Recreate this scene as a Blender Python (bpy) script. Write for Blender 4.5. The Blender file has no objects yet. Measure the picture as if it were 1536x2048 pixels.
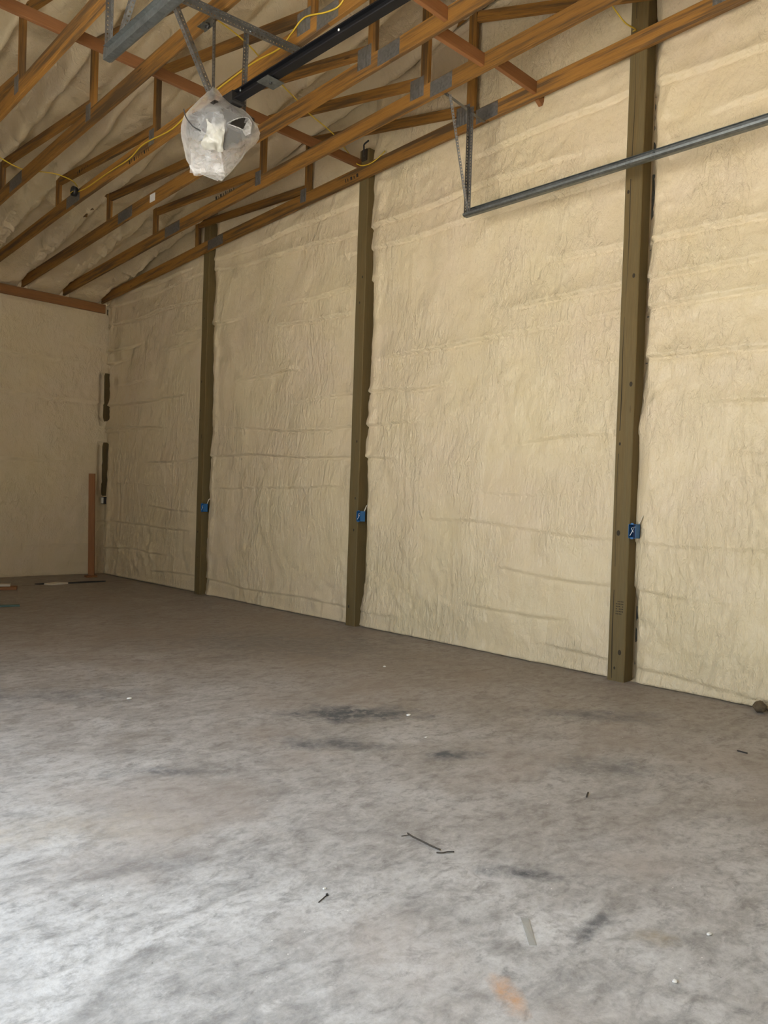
import bpy, math, random
import numpy as np
from mathutils import Vector, Matrix

# ------------------------------------------------------------------ camera
C = bpy.context.scene.collection
sc = bpy.context.scene
CAM_H = 1.3269
YAW, PITCH, ROLL = math.radians(44.647), math.radians(-0.835), math.radians(1.871)
fh = Vector((math.sin(YAW), math.cos(YAW), 0))
rt = Vector((math.cos(YAW), -math.sin(YAW), 0))
fw = fh * math.cos(PITCH) + Vector((0, 0, 1)) * math.sin(PITCH)
up = Vector((0, 0, 1)) * math.cos(PITCH) - fh * math.sin(PITCH)
r2 = rt * math.cos(ROLL) + up * math.sin(ROLL)
u2 = up * math.cos(ROLL) - rt * math.sin(ROLL)
cd = bpy.data.cameras.new('camera'); cam = bpy.data.objects.new('camera', cd); C.objects.link(cam)
m = Matrix.Identity(4)
for i in range(3):
    m[i][0] = r2[i]; m[i][1] = u2[i]; m[i][2] = -fw[i]
m[2][3] = CAM_H
cam.matrix_world = m
cd.sensor_fit = 'VERTICAL'; cd.sensor_height = 24.0; cd.lens = 1528.9 / 2048 * 24.0
cd.clip_start = 0.05; cd.clip_end = 200
sc.camera = cam

# ------------------------------------------------------------------ world, light, exposure
W = bpy.data.worlds.new('overcast'); sc.world = W; W.use_nodes = True
wn = W.node_tree.nodes; wl = W.node_tree.links
bg = wn['Background']
tc = wn.new('ShaderNodeTexCoord'); sx = wn.new('ShaderNodeSeparateXYZ'); rp = wn.new('ShaderNodeValToRGB')
wl.new(tc.outputs['Generated'], sx.inputs[0]); wl.new(sx.outputs['Z'], rp.inputs[0]); wl.new(rp.outputs[0], bg.inputs[0])
rp.color_ramp.elements[0].position = 0.0; rp.color_ramp.elements[0].color = (0.76, 0.87, 0.98, 1)
rp.color_ramp.elements[1].position = 0.9; rp.color_ramp.elements[1].color = (0.86, 0.96, 1.08, 1)
bg.inputs[1].default_value = 2.7
DY0, DY1, DZ, FY = 0.15, 4.8, 3.9, -0.75           # the open side door, left of and beside the camera
XL = -0.45
pl = bpy.data.lights.new('door_portal', 'AREA'); pl.shape = 'RECTANGLE'; pl.size = DY1 - DY0; pl.size_y = DZ
po = bpy.data.objects.new('door_portal', pl); C.objects.link(po)
po.location = (XL - 0.1, (DY0 + DY1) / 2, DZ / 2); po.rotation_euler = (0, math.radians(-90), math.radians(0)); pl.size, pl.size_y = DZ, DY1 - DY0
pl.cycles.is_portal = True
sn = bpy.data.lights.new('added_sun', 'SUN'); sn.energy = 20.0; sn.angle = math.radians(3); sn.color = (1.0, .98, .96)
so = bpy.data.objects.new('added_sun', sn); C.objects.link(so)
so.rotation_mode = 'QUATERNION'; so.rotation_quaternion = Vector((.20, .45, -.85)).to_track_quat('-Z', 'Y')   # added steep sun, grazing in over the sill to bounce fill onto the ceiling
sc.view_settings.view_transform = 'Standard'; sc.view_settings.look = 'None'
sc.view_settings.gamma = 1; sc.view_settings.use_curve_mapping = False
sc.view_settings.exposure = 0.76

# ------------------------------------------------------------------ numpy noise
_r = np.random.RandomState(7); _T = _r.rand(512, 512)
def vn(x, y, seed=0):
    x = np.asarray(x, float) + seed * 17.31; y = np.asarray(y, float) + seed * 9.77
    xi = np.floor(x).astype(int); yi = np.floor(y).astype(int); fx = x - xi; fy = y - yi
    fx = fx * fx * (3 - 2 * fx); fy = fy * fy * (3 - 2 * fy)
    a = _T[xi % 512, yi % 512]; b = _T[(xi + 1) % 512, yi % 512]; c = _T[xi % 512, (yi + 1) % 512]; d = _T[(xi + 1) % 512, (yi + 1) % 512]
    return (a * (1 - fx) + b * fx) * (1 - fy) + (c * (1 - fx) + d * fx) * fy
def fbm(x, y, seed=0, o=3):
    s = 0; a = .5
    for i in range(o):
        s = s + a * (vn(x * 2**i, y * 2**i, seed + i) - .5) * 2; a *= .5
    return s
def sst(a, b, x):
    t = np.clip((x - a) / (b - a), 0, 1); return t * t * (3 - 2 * t)

# ------------------------------------------------------------------ materials
class NB:
    def __init__(s, name):
        s.m = bpy.data.materials.new(name); s.m.use_nodes = True
        s.n = s.m.node_tree.nodes; s.l = s.m.node_tree.links; s.p = s.n['Principled BSDF']; s.out = s.n['Material Output']
    def node(s, t, ins=None, **kw):
        n = s.n.new(t)
        for k, v in kw.items(): setattr(n, k, v)
        for k, v in (ins or {}).items():
            if isinstance(v, bpy.types.NodeSocket): s.l.new(v, n.inputs[k])
            else: n.inputs[k].default_value = v
        return n
    def co(s, kind='Object', scale=(1, 1, 1), rot=(0, 0, 0), rnd=False, loc=(0, 0, 0)):
        t = s.node('ShaderNodeTexCoord').outputs[kind]
        if rnd:
            r = s.node('ShaderNodeObjectInfo').outputs['Random']
            mu = s.node('ShaderNodeMath', {0: r, 1: 37.0}, operation='MULTIPLY').outputs[0]
            t = s.node('ShaderNodeVectorMath', {0: t, 1: mu}, operation='ADD').outputs[0]
        return s.node('ShaderNodeMapping', {'Vector': t, 'Scale': scale, 'Rotation': rot, 'Location': loc}).outputs[0]
    def noise(s, v, sc, det=4, rough=.55, dist=0):
        return s.node('ShaderNodeTexNoise', {'Vector': v, 'Scale': sc, 'Detail': det, 'Roughness': rough, 'Distortion': dist}).outputs['Fac']
    def ramp(s, f, stops):
        r = s.node('ShaderNodeValToRGB', {0: f}); e = r.color_ramp.elements
        while len(e) < len(stops): e.new(.5)
        for i, (p, c) in enumerate(stops):
            e[i].position = p
            e[i].color = (c, c, c, 1) if not isinstance(c, tuple) else (*c, 1)
        return r.outputs[0]
    def mix(s, f, a, b, mode='MIX'):
        n = s.node('ShaderNodeMix', data_type='RGBA', blend_type=mode)
        for k, v in ((0, f), (6, a), (7, b)):
            if isinstance(v, bpy.types.NodeSocket): s.l.new(v, n.inputs[k])
            else: n.inputs[k].default_value = (*v, 1) if isinstance(v, tuple) else v
        return n.outputs[2]
    def math(s, op, a, b=0.0, clamp=False):
        return s.node('ShaderNodeMath', {0: a, 1: b}, operation=op, use_clamp=clamp).outputs[0]
    def set(s, **kw):
        for k, v in kw.items():
            k = k.replace('_', ' ')
            if isinstance(v, bpy.types.NodeSocket): s.l.new(v, s.p.inputs[k])
            else: s.p.inputs[k].default_value = (*v, 1) if isinstance(v, tuple) else v
        return s
    def bump(s, h, st=.3, dist=.01):
        s.l.new(s.node('ShaderNodeBump', {'Height': h, 'Strength': st, 'Distance': dist}).outputs[0], s.p.inputs['Normal']); return s

def mat_foam():
    b = NB('spray_foam'); v = b.co()
    n1 = b.noise(v, .9, 3); n2 = b.noise(v, 5, 4)
    col = b.mix(b.ramp(n1, [(.35, 0.), (.65, 1.)]), (.70, .58, .365), (.70, .565, .38))
    col = b.mix(b.ramp(n2, [(.3, .5), (.7, 0.)]), col, (.65, .52, .30))
    patch = b.ramp(b.noise(b.co(scale=(1, 1, .8), loc=(3, 1, 2)), 1.6, 3), [(.42, .22), (.60, 1.)])
    wr = b.noise(b.co(scale=(1, 1.4, .55)), 17, 4, .62, .5)
    wr2 = b.noise(b.co(scale=(1, 1, .7)), 48, 3)
    h = b.math('ADD', b.math('MULTIPLY', b.math('MULTIPLY', wr, patch), 1.0), b.math('MULTIPLY', wr2, .16))
    b.set(Base_Color=col, Roughness=.42, Specular_IOR_Level=.45).bump(h, 1.0, .030)
    return b.m
def mat_wood(name, base, dark, light, weather=(.16, .12, .07), wamt=.5, rough=.6):
    b = NB(name)
    g = b.noise(b.co(scale=(1.2, 14, 14), rnd=True), 3.2, 5, .6, .6)
    ring = b.noise(b.co(scale=(.5, 5, 5), rnd=True), 3, 3, .5, 1.6)
    fine = b.noise(b.co(scale=(3, 120, 120), rnd=True), 2, 3)
    rings = b.math('FRACT', b.math('MULTIPLY', ring, 9))
    rl = b.ramp(rings, [(0, 0.), (.25, .15), (.8, .8), (1., .1)])
    col = b.mix(g, dark, light)
    col = b.mix(b.math('MULTIPLY', rl, .45), col, base)
    col = b.mix(.45, col, base)
    col = b.mix(b.math('MULTIPLY', b.ramp(fine, [(.35, 1.), (.6, 0.)]), .3), col, dark)
    w = b.ramp(b.noise(b.co(scale=(.35, 8, 8), rnd=True, loc=(5, 2, 1)), 1.9, 6, .68), [(.46, 0.), (.60, 1.)])
    col = b.mix(b.math('MULTIPLY', w, wamt), col, weather)
    oi = b.node('ShaderNodeObjectInfo').outputs['Random']
    hsv = b.node('ShaderNodeHueSaturation', {'Color': col, 'Value': b.node('ShaderNodeMapRange', {0: oi, 3: .82, 4: 1.15}).outputs[0], 'Saturation': 1.0})
    vor = b.node('ShaderNodeTexVoronoi', {'Vector': b.co(scale=(1.3, 5, 5), rnd=True), 'Scale': 1.3, 'Randomness': 1.0})
    kn = b.ramp(vor.outputs['Distance'], [(.045, 1.), (.085, 0.)])
    col = b.mix(b.math('MULTIPLY', kn, .8), hsv.outputs[0], tuple(x * .35 for x in dark))
    b.set(Base_Color=col, Roughness=rough, Specular_IOR_Level=.3).bump(b.math('ADD', fine, g), .25, .003)
    return b.m
def mat_plain(name, col, rough=.5, metal=0., var=.08, scale=40, bump=.1, spec=.5):
    b = NB(name); n = b.noise(b.co(), scale, 4)
    c = b.mix(n, tuple(x * (1 - var) for x in col), tuple(min(1, x * (1 + var)) for x in col))
    b.set(Base_Color=c, Roughness=rough, Metallic=metal, Specular_IOR_Level=spec).bump(n, bump, .002)
    return b.m
def mat_galv(name, col, rough=.38):
    b = NB(name)
    vor = b.node('ShaderNodeTexVoronoi', {'Vector': b.co(), 'Scale': 55}).outputs['Color']
    bw = b.node('ShaderNodeRGBToBW', {0: vor}).outputs[0]
    c = b.mix(bw, tuple(x * .75 for x in col), tuple(min(1, x * 1.2) for x in col))
    b.set(Base_Color=c, Roughness=b.math('ADD', b.math('MULTIPLY', bw, .15), rough), Metallic=.9).bump(bw, .08, .001)
    return b.m
def mat_floor():
    b = NB('concrete_slab'); G = b.co()
    def blob(cx, cy, rx, ry, rot, d=.6):
        v = b.node('ShaderNodeMapping', {'Vector': G, 'Location': (cx, cy, 0), 'Rotation': (0, 0, rot), 'Scale': (rx, ry, 1)}, vector_type='TEXTURE').outputs[0]
        nz = b.noise(G, 5, 5, .7); nz2 = b.node('ShaderNodeTexNoise', {'Vector': G, 'Scale': 5.5, 'Detail': 9, 'Roughness': .68}).outputs['Color']
        v2 = b.node('ShaderNodeVectorMath', {0: b.node('ShaderNodeVectorMath', {0: nz2, 1: (.5, .5, .5)}, operation='SUBTRACT').outputs[0], 1: (2.4, 2.4, 0)}, operation='MULTIPLY').outputs[0]
        v = b.node('ShaderNodeVectorMath', {0: v, 1: v2}, operation='ADD').outputs[0]
        L = b.node('ShaderNodeVectorMath', {0: v}, operation='LENGTH').outputs['Value']
        return b.math('MULTIPLY', b.ramp(L, [(.2, d), (1.1, 0.)]), b.ramp(b.noise(G, 14, 7, .75), [(.36, .25), (.56, 1.)]))
    big = b.noise(G, .55, 4, .6); mid = b.noise(G, 2.2, 6, .65, .4)
    st = b.noise(b.co(scale=(1, 1.7, 1), rot=(0, 0, .72)), 3.4, 7, .7, 1.1)
    st2 = b.noise(b.co(scale=(1, 2.2, 1), rot=(0, 0, .5)), 7.0, 6, .72, .9)
    fine = b.noise(G, 38, 6, .75)
    pit = b.noise(b.co(scale=(1, 1.6, 1), rot=(0, 0, .785)), 11, 8, .74, .4)
    c = b.mix(b.ramp(big, [(.35, 0.), (.65, 1.)]), (.54, .532, .52), (.68, .678, .67))
    c = b.mix(b.ramp(mid, [(.35, .85), (.58, 0.)]), c, (.40, .392, .38))
    c = b.mix(b.ramp(st, [(.36, .75), (.52, 0.)]), c, (.33, .325, .315))
    c = b.mix(b.ramp(st2, [(.54, 0.), (.68, .65)]), c, (.52, .51, .485))
    c = b.mix(b.ramp(fine, [(.3, .45), (.55, 0.)]), c, (.21, .20, .19))
    c = b.mix(b.ramp(fine, [(.6, 0.), (.75, .5)]), c, (.58, .57, .55))
    c = b.mix(b.ramp(pit, [(.34, .7), (.50, 0.)]), c, (.20, .195, .19))
    c = b.mix(b.ramp(pit, [(.54, 0.), (.68, .7)]), c, (.66, .655, .64))
    pinkish = b.ramp(b.noise(b.co(loc=(9, 3, 0)), 1.1, 4), [(.5, 0.), (.65, .45)])
    c = b.mix(pinkish, c, (.42, .37, .33))
    dk = (.10, .105, .115)
    # light falloff away from the side door, painted as darker, browner slab colour
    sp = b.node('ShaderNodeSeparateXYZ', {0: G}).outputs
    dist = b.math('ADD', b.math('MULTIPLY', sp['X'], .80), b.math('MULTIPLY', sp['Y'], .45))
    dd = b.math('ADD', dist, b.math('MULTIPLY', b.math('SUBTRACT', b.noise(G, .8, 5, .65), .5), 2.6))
    falloff = b.node('ShaderNodeMapRange', {0: dd, 1: 1.7, 2: 5.4, 3: 0.0, 4: .95}).outputs[0]
    c = b.mix(falloff, c, b.mix(.62, c, (.20, .135, .08)))
    for a in [(3.22, 3.47, .55, .22, -.75, .85), (3.1, 2.58, .22, .10, -.6, .75), (2.75, 3.08, .45, .14, -.8, .6), (1.87, 3.27, .35, .10, -.6, .5),
              (2.31, 1.58, .22, .06, -.85, .7), (2.22, 1.22, .18, .05, .1, .6), (4.4, 2.5, .6, .2, -.8, .45), (3.6, 1.9, .4, .2, -.8, .4), (1.9, 5.0, .9, .3, -.5, .3), (1.3, 2.5, .3, .1, -.5, .3), (4.2, 5.5, 1.5, .8, -.8, .3)]:
        c = b.mix(b.math('MULTIPLY', blob(*a), 1.45, True), c, dk)
    c = b.mix(blob(1.71, 1.19, .045, .10, -.6, .75), c, (.62, .33, .15))
    c = b.mix(blob(2.27, 1.06, .09, .06, -.8, .6), c, (.36, .29, .18))
    c = b.mix(blob(1.2, 3.0, .7, .2, -.6, .35), c, (.50, .43, .33))
    # scratches and droppings
    wv = b.node('ShaderNodeTexVoronoi', {'Vector': b.co(scale=(1, 1, 0)), 'Scale': 22})
    tiny = b.ramp(wv.outputs['Distance'], [(.035, 1.), (.06, 0.)])
    gate = b.ramp(b.noise(G, 3.1, 2), [(.56, 0.), (.6, 1.)])
    c = b.mix(b.math('MULTIPLY', tiny, gate), c, (.85, .84, .80))
    wv2 = b.node('ShaderNodeTexVoronoi', {'Vector': b.co(scale=(1, 1, 0), loc=(4, 4, 0)), 'Scale': 13})
    tiny2 = b.ramp(wv2.outputs['Distance'], [(.02, 1.), (.04, 0.)])
    c = b.mix(b.math('MULTIPLY', tiny2, gate), c, (.06, .05, .04))
    scr = b.noise(b.co(scale=(1, 30, 1), rot=(0, 0, .95)), 1.6, 2, .5, .2)
    c = b.mix(b.ramp(scr, [(.71, 0.), (.75, .22)]), c, (.62, .61, .59))
    rg = b.ramp(mid, [(.3, .5), (.7, .68)])
    hh = b.math('ADD', b.math('MULTIPLY', fine, .5), b.math('ADD', mid, st))
    b.set(Base_Color=c, Roughness=rg, Specular_IOR_Level=.4).bump(hh, .35, .006)
    return b.m
def mat_bag():
    b = NB('clear_plastic_film'); v = b.co()
    n = b.noise(v, 9, 4, .6, 1.5); cr = b.noise(v, 26, 3, .6, 1.0)
    diff = b.node('ShaderNodeBsdfDiffuse', {'Color': (.92, .90, .86, 1)}).outputs[0]
    tra = b.node('ShaderNodeBsdfTranslucent', {'Color': (.92, .90, .86, 1)}).outputs[0]
    glo = b.node('ShaderNodeBsdfGlossy', {'Color': (1, 1, 1, 1), 'Roughness': .22}).outputs[0]
    bmp = b.node('ShaderNodeBump', {'Height': b.math('ADD', n, b.math('MULTIPLY', cr, .4)), 'Strength': .7, 'Distance': .02}).outputs[0]
    for x in (diff, tra, glo): b.l.new(bmp, x.node.inputs['Normal'])
    mx = b.node('ShaderNodeMixShader', {0: .45}); b.l.new(diff, mx.inputs[1]); b.l.new(tra, mx.inputs[2])
    mg = b.node('ShaderNodeMixShader', {0: .11}); b.l.new(mx.outputs[0], mg.inputs[1]); b.l.new(glo, mg.inputs[2])
    trn = b.node('ShaderNodeBsdfTransparent').outputs[0]
    lw = b.node('ShaderNodeLayerWeight', {'Blend': .35}).outputs['Facing']
    fac = b.math('ADD', b.math('MULTIPLY', b.ramp(n, [(.35, .18), (.65, .38)]), 1.0), b.math('MULTIPLY', lw, .30), True)
    mt = b.node('ShaderNodeMixShader', {0: fac}); b.l.new(trn, mt.inputs[1]); b.l.new(mg.outputs[0], mt.inputs[2])
    b.l.new(mt.outputs[0], b.out.inputs['Surface'])
    return b.m
M = dict(
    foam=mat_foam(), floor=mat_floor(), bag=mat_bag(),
    wood=mat_wood('truss_pine', (.34, .157, .032), (.11, .043, .008), (.50, .255, .060), (.07, .046, .026), .85),
    redwood=mat_wood('reddish_pine', (.30, .125, .042), (.17, .06, .018), (.40, .19, .07), (.2, .1, .05), .25),
    plate_wood=mat_wood('header_pine', (.36, .155, .05), (.18, .07, .02), (.46, .22, .08), (.13, .09, .05), .3),
    post=mat_wood('treated_post', (.15, .102, .036), (.078, .050, .015), (.215, .155, .068), (.135, .105, .048), .5, .75),
    galv=mat_galv('galvanised_steel', (.20, .21, .20), .42), plate=mat_galv('truss_plate_steel', (.27, .265, .25), .5),
    dgalv=mat_galv('dull_galvanised_angle', (.24, .232, .215), .45),
    black=mat_plain('black_enamel', (.006, .006, .007), .45, spec=.3), dark=mat_plain('dark_housing', (.02, .018, .016), .5),
    blue=mat_plain('blue_box_plastic', (.02, .12, .30), .45), navy=mat_plain('box_inside_navy', (.006, .02, .07), .6),
    yellow=mat_plain('yellow_cable', (.62, .42, .035), .45), white=mat_plain('white_plastic', (.80, .78, .72), .45),
    wire=mat_plain('white_wire', (.8, .8, .78), .4), brown=mat_plain('brown_clod', (.12, .085, .045), .9, 0, .5, 60, 1.),
    ink=mat_plain('ink_mark', (.02, .015, .01), .8), check=mat_plain('drying_check', (.035, .025, .012), .9),
    twig=mat_plain('dark_twig', (.05, .04, .03), .8), gap=mat_plain('joint_dirt', (.03, .024, .016), .95),
    strip=mat_plain('black_rubber_strip', (.015, .017, .016), .6), green=mat_plain('green_painted_steel', (.05, .10, .08), .5),
    tape=mat_plain('translucent_strip', (.36, .36, .34), .25), ground=mat_plain('gravel_drive', (.58, .56, .52), .9, 0, .3, 12, .5),
    sheet=mat_plain('crumpled_white_sheet', (.42, .40, .335), .6), door=mat_plain('door_white_paint', (.75, .75, .73), .5), bone=mat_plain('board_pale', (.62, .55, .42), .7, 0, .2))

# ------------------------------------------------------------------ helpers
def link(name, me, mat, parent=None, loc=None):
    if mat and not me.materials: me.materials.append(mat)
    o = bpy.data.objects.new(name, me); C.objects.link(o)
    if parent: o.parent = parent
    if loc is not None: o.location = loc
    return o
def mesh(name, v, f, smooth=False):
    me = bpy.data.meshes.new(name); me.from_pydata([tuple(p) for p in v], [], f); me.update()
    if smooth: me.shade_smooth()
    return me
def empty(name, loc=(0, 0, 0)):
    o = bpy.data.objects.new(name, None); o.empty_display_size = .1; C.objects.link(o); o.location = loc; return o
def tag(o, label=None, cat=None, group=None, kind=None):
    if label: o['label'] = label
    if cat: o['category'] = cat
    if group: o['group'] = group
    if kind: o['kind'] = kind
    return o
def rel(o, parent):
    """parent while keeping world place (parents are unrotated empties)"""
    o.parent = parent; o.location = Vector(o.location) - Vector(parent.location); return o
def local_mesh(name, pts, faces, mat, A, O, parent=None, smooth=False):
    """points in world -> mesh in frame (columns A) at origin O"""
    At = A.transposed()
    me = mesh(name, [At @ (Vector(p) - O) for p in pts], faces, smooth)
    if mat: me.materials.append(mat)
    o = bpy.data.objects.new(name, me); C.objects.link(o)
    o.rotation_mode = 'QUATERNION'; o.rotation_quaternion = A.to_quaternion(); o.location = O
    if parent: rel(o, parent)
    return o
def frame(d, side):
    x = Vector(d).normalized(); s = Vector(side); y = (s - x * s.dot(x)).normalized(); z = x.cross(y)
    return Matrix((x, y, z)).transposed()
def box_between(name, p0, p1, w, h, mat, parent=None, side=(1, 0, 0), c=.0025):
    """chamfered board from p0 to p1; w along `side`, h across"""
    p0 = Vector(p0); p1 = Vector(p1); A = frame(p1 - p0, side); L = (p1 - p0).length
    prof = [(-w/2 + c, -h/2), (w/2 - c, -h/2), (w/2, -h/2 + c), (w/2, h/2 - c), (w/2 - c, h/2), (-w/2 + c, h/2), (-w/2, h/2 - c), (-w/2, -h/2 + c)]
    v = [(x, a, b) for x in (0, L) for a, b in prof]
    f = [tuple(range(7, -1, -1)), tuple(range(8, 16))] + [(i, (i + 1) % 8, 8 + (i + 1) % 8, 8 + i) for i in range(8)]
    me = mesh(name, v, f); me.materials.append(mat)
    o = bpy.data.objects.new(name, me); C.objects.link(o); o.rotation_mode = 'QUATERNION'
    o.rotation_quaternion = A.to_quaternion(); o.location = p0
    if parent: rel(o, parent)
    return o
def clip(poly, a, b):
    """keep the part of poly to the left of a->b"""
    out = []; n = len(poly)
    sd = lambda p: (b[0]-a[0])*(p[1]-a[1]) - (b[1]-a[1])*(p[0]-a[0])
    for i in range(n):
        p, q = poly[i], poly[(i+1) % n]; sp, sq = sd(p), sd(q)
        if sp >= 0: out.append(p)
        if (sp >= 0) != (sq >= 0):
            t = sp / (sp - sq); out.append((p[0] + t*(q[0]-p[0]), p[1] + t*(q[1]-p[1])))
    return out
def prism(name, poly, x0, x1, mat, parent, axis=None, c=.0025):
    """convex polygon in (Y,Z), extruded x0..x1, grain along axis"""
    n = len(poly)
    area = sum(poly[i][0]*poly[(i+1) % n][1] - poly[(i+1) % n][0]*poly[i][1] for i in range(n))
    if area < 0: poly = poly[::-1]
    ins = []
    for i in range(n):
        p = Vector(poly[i]); a = (Vector(poly[i]) - Vector(poly[i-1])).normalized(); b = (Vector(poly[(i+1) % n]) - p).normalized()
        na = Vector((-a.y, a.x)); nb = Vector((-b.y, b.x)); bi = (na + nb); k = max(.3, 1 + na.dot(nb))
        ins.append(p + bi * (c / k))
    pts = [(x0, *q) for q in ins] + [(x0 + c, *q) for q in poly] + [(x1 - c, *q) for q in poly] + [(x1, *q) for q in ins]
    f = [tuple(range(n)), tuple(range(4*n-1, 3*n-1, -1))]
    for k in range(3):
        f += [(k*n + (i+1) % n, k*n + i, (k+1)*n + i, (k+1)*n + (i+1) % n) for i in range(n)]
    f = [t[::-1] for t in f]
    if axis is None:
        i = max(range(n), key=lambda i: (Vector(poly[i]) - Vector(poly[(i+1) % n])).length); axis = Vector(poly[(i+1) % n]) - Vector(poly[i])
    A = frame((0, axis[0], axis[1]), (1, 0, 0)); cy = sum(p[0] for p in poly)/n; cz = sum(p[1] for p in poly)/n
    return local_mesh(name, pts, f, mat, A, Vector(((x0+x1)/2, cy, cz)), parent)
def cuboid(name, a, b, mat, parent=None, c=.002):
    a = Vector(a); b = Vector(b); o = (a + b) / 2; h = (b - a) / 2; v = []; f = []
    c = min(c, *(x * .4 for x in h))
    for sz, k in ((-1, c), (-1, 0), (1, 0), (1, c)):
        z = sz * (h.z if k else h.z - c)
        q = [(-h.x + k, -h.y + k), (h.x - k, -h.y + k), (h.x - k, h.y - k), (-h.x + k, h.y - k)]
        v += [(x, y, z) for x, y in q]
    f = [(3, 2, 1, 0), (12, 13, 14, 15)] + [(4*k + i, 4*k + (i+1) % 4, 4*k + 4 + (i+1) % 4, 4*k + 4 + i) for k in range(3) for i in range(4)]
    ob = link(name, mesh(name, v, f), mat, None, o)
    if parent: rel(ob, parent)
    return ob
def spline(pts, n=6):
    P = [Vector(p) for p in pts]; P = [P[0]*2 - P[1]] + P + [P[-1]*2 - P[-2]]; out = []
    for i in range(1, len(P) - 2):
        for k in range(n):
            t = k / n; a, b, c_, d = P[i-1:i+3]
            out.append(.5*((2*b) + (c_-a)*t + (2*a-5*b+4*c_-d)*t*t + (3*b-a-3*c_+d)*t**3))
    out.append(P[-2]); return out
def tube(name, pts, r, mat, parent=None, sides=8, n=6, flat=1.0, radii=None):
    P = spline(pts, n) if n else [Vector(p) for p in pts]; v = []; f = []
    O = P[0].copy(); u = Vector((.13, .21, 1)).normalized()
    for i, p in enumerate(P):
        t = (P[min(i+1, len(P)-1)] - P[max(i-1, 0)]).normalized(); s = t.cross(u).normalized(); w = s.cross(t)
        rr = r if radii is None else r * radii[min(len(radii)-1, int(i*len(radii)/len(P)))]
        v += [p - O + s*math.cos(2*math.pi*k/sides)*rr + w*math.sin(2*math.pi*k/sides)*rr*flat for k in range(sides)]
    for i in range(len(P)-1):
        f += [(i*sides+k, i*sides+(k+1) % sides, (i+1)*sides+(k+1) % sides, (i+1)*sides+k) for k in range(sides)]
    f += [tuple(range(sides-1, -1, -1)), tuple((len(P)-1)*sides + k for k in range(sides))]
    o = link(name, mesh(name, v, f, True), mat, None, O)
    if parent: rel(o, parent)
    return o
def extrude_profile(name, prof, p0, p1, mat, parent=None, side=(1, 0, 0), closed=True):
    """prof: list of (side, up) outline, extruded p0..p1"""
    p0 = Vector(p0); p1 = Vector(p1); A = frame(p1-p0, side); L = (p1-p0).length; n = len(prof)
    v = [(x, a, b) for x in (0, L) for a, b in prof]
    f = [(i, (i+1) % n, n + (i+1) % n, n + i) for i in range(n)] + [tuple(range(n-1, -1, -1)), tuple(range(n, 2*n))]
    me = mesh(name, v, f); me.materials.append(mat)
    o = bpy.data.objects.new(name, me); C.objects.link(o); o.rotation_mode = 'QUATERNION'; o.rotation_quaternion = A.to_quaternion(); o.location = p0
    if parent: rel(o, parent)
    return o
def perf_angle(name, p0, p1, mat, parent, side=(1, 0, 0), leg=.032, pitch=.025, hole=.009):
    """slotted steel angle: both flanges are punched with a row of real square holes"""
    p0 = Vector(p0); p1 = Vector(p1); A = frame(p1-p0, side); L = (p1-p0).length
    N = max(2, int(L / pitch)); pt = L / N; v = []; f = []; th = .0022
    def P(x, a, b): v.append((x, a, b)); return len(v)-1
    for fl in (0, 1):
        for k in range(N):
            x0, x1 = k*pt, (k+1)*pt; xm = (x0+x1)/2; am = leg*.55; h = hole/2
            for lay in (0, th):
                def Q(x, a): return P(x, a, lay) if fl == 0 else P(x, lay, a)
                o = [Q(x0, 0), Q(x1, 0), Q(x1, leg), Q(x0, leg)]; i = [Q(xm-h, am-h), Q(xm+h, am-h), Q(xm+h, am+h), Q(xm-h, am+h)]
                for j in range(4):
                    q = (o[j], o[(j+1) % 4], i[(j+1) % 4], i[j]); f.append(q if (lay == 0) == (fl == 1) else q[::-1])
                if lay == 0: keep = (o, i)
                else:
                    for j in range(4): f.append((keep[1][j], keep[1][(j+1) % 4], i[(j+1) % 4], i[j]))
        a0 = [P(x, a, b) if fl == 0 else P(x, b, a) for x in (0, L) for a, b in ((leg, 0), (leg, th))]
        f.append((a0[0], a0[1], a0[3], a0[2]))
    me = mesh(name, v, f); me.materials.append(mat)
    o = bpy.data.objects.new(name, me); C.objects.link(o); o.rotation_mode = 'QUATERNION'; o.rotation_quaternion = A.to_quaternion(); o.location = p0
    if parent: rel(o, parent)
    return o
def bolt(name, p, d, r, mat, parent):
    d = Vector(d).normalized(); A = frame(d, (0.1, .2, 1)); v = []; f = []
    for x, q in ((0, 1), (.6, 1), (.8, .7)):
        v += [(x*r, q*r*math.cos(math.pi*k/3), q*r*math.sin(math.pi*k/3)) for k in range(6)]
    for k in range(2): f += [(k*6+i, k*6+(i+1) % 6, k*6+6+(i+1) % 6, k*6+6+i) for i in range(6)]
    f += [tuple(range(12, 18)), tuple(range(5, -1, -1))]
    me = mesh(name, v, f); me.materials.append(mat); o = bpy.data.objects.new(name, me); C.objects.link(o)
    o.rotation_mode = 'QUATERNION'; o.rotation_quaternion = A.to_quaternion(); o.location = Vector(p)
    if parent: rel(o, parent)
    return o
def grid(name, X, Y, Z, mat, flip=False):
    a, b = X.shape; v = np.stack([X, Y, Z], -1).reshape(-1, 3).astype(np.float32)
    i = np.arange(a*b).reshape(a, b); q = np.stack([i[:-1, :-1], i[1:, :-1], i[1:, 1:], i[:-1, 1:]], -1).reshape(-1, 4)
    if flip: q = q[:, ::-1]
    me = bpy.data.meshes.new(name); me.vertices.add(len(v)); me.vertices.foreach_set('co', v.ravel())
    me.loops.add(q.size); me.polygons.add(len(q)); me.loops.foreach_set('vertex_index', q.ravel().astype(np.int32))
    me.polygons.foreach_set('loop_start', np.arange(0, q.size, 4, dtype=np.int32)); me.polygons.foreach_set('loop_total', np.full(len(q), 4, np.int32))
    me.update(); me.validate(); me.shade_smooth()
    return link(name, me, mat)

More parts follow.
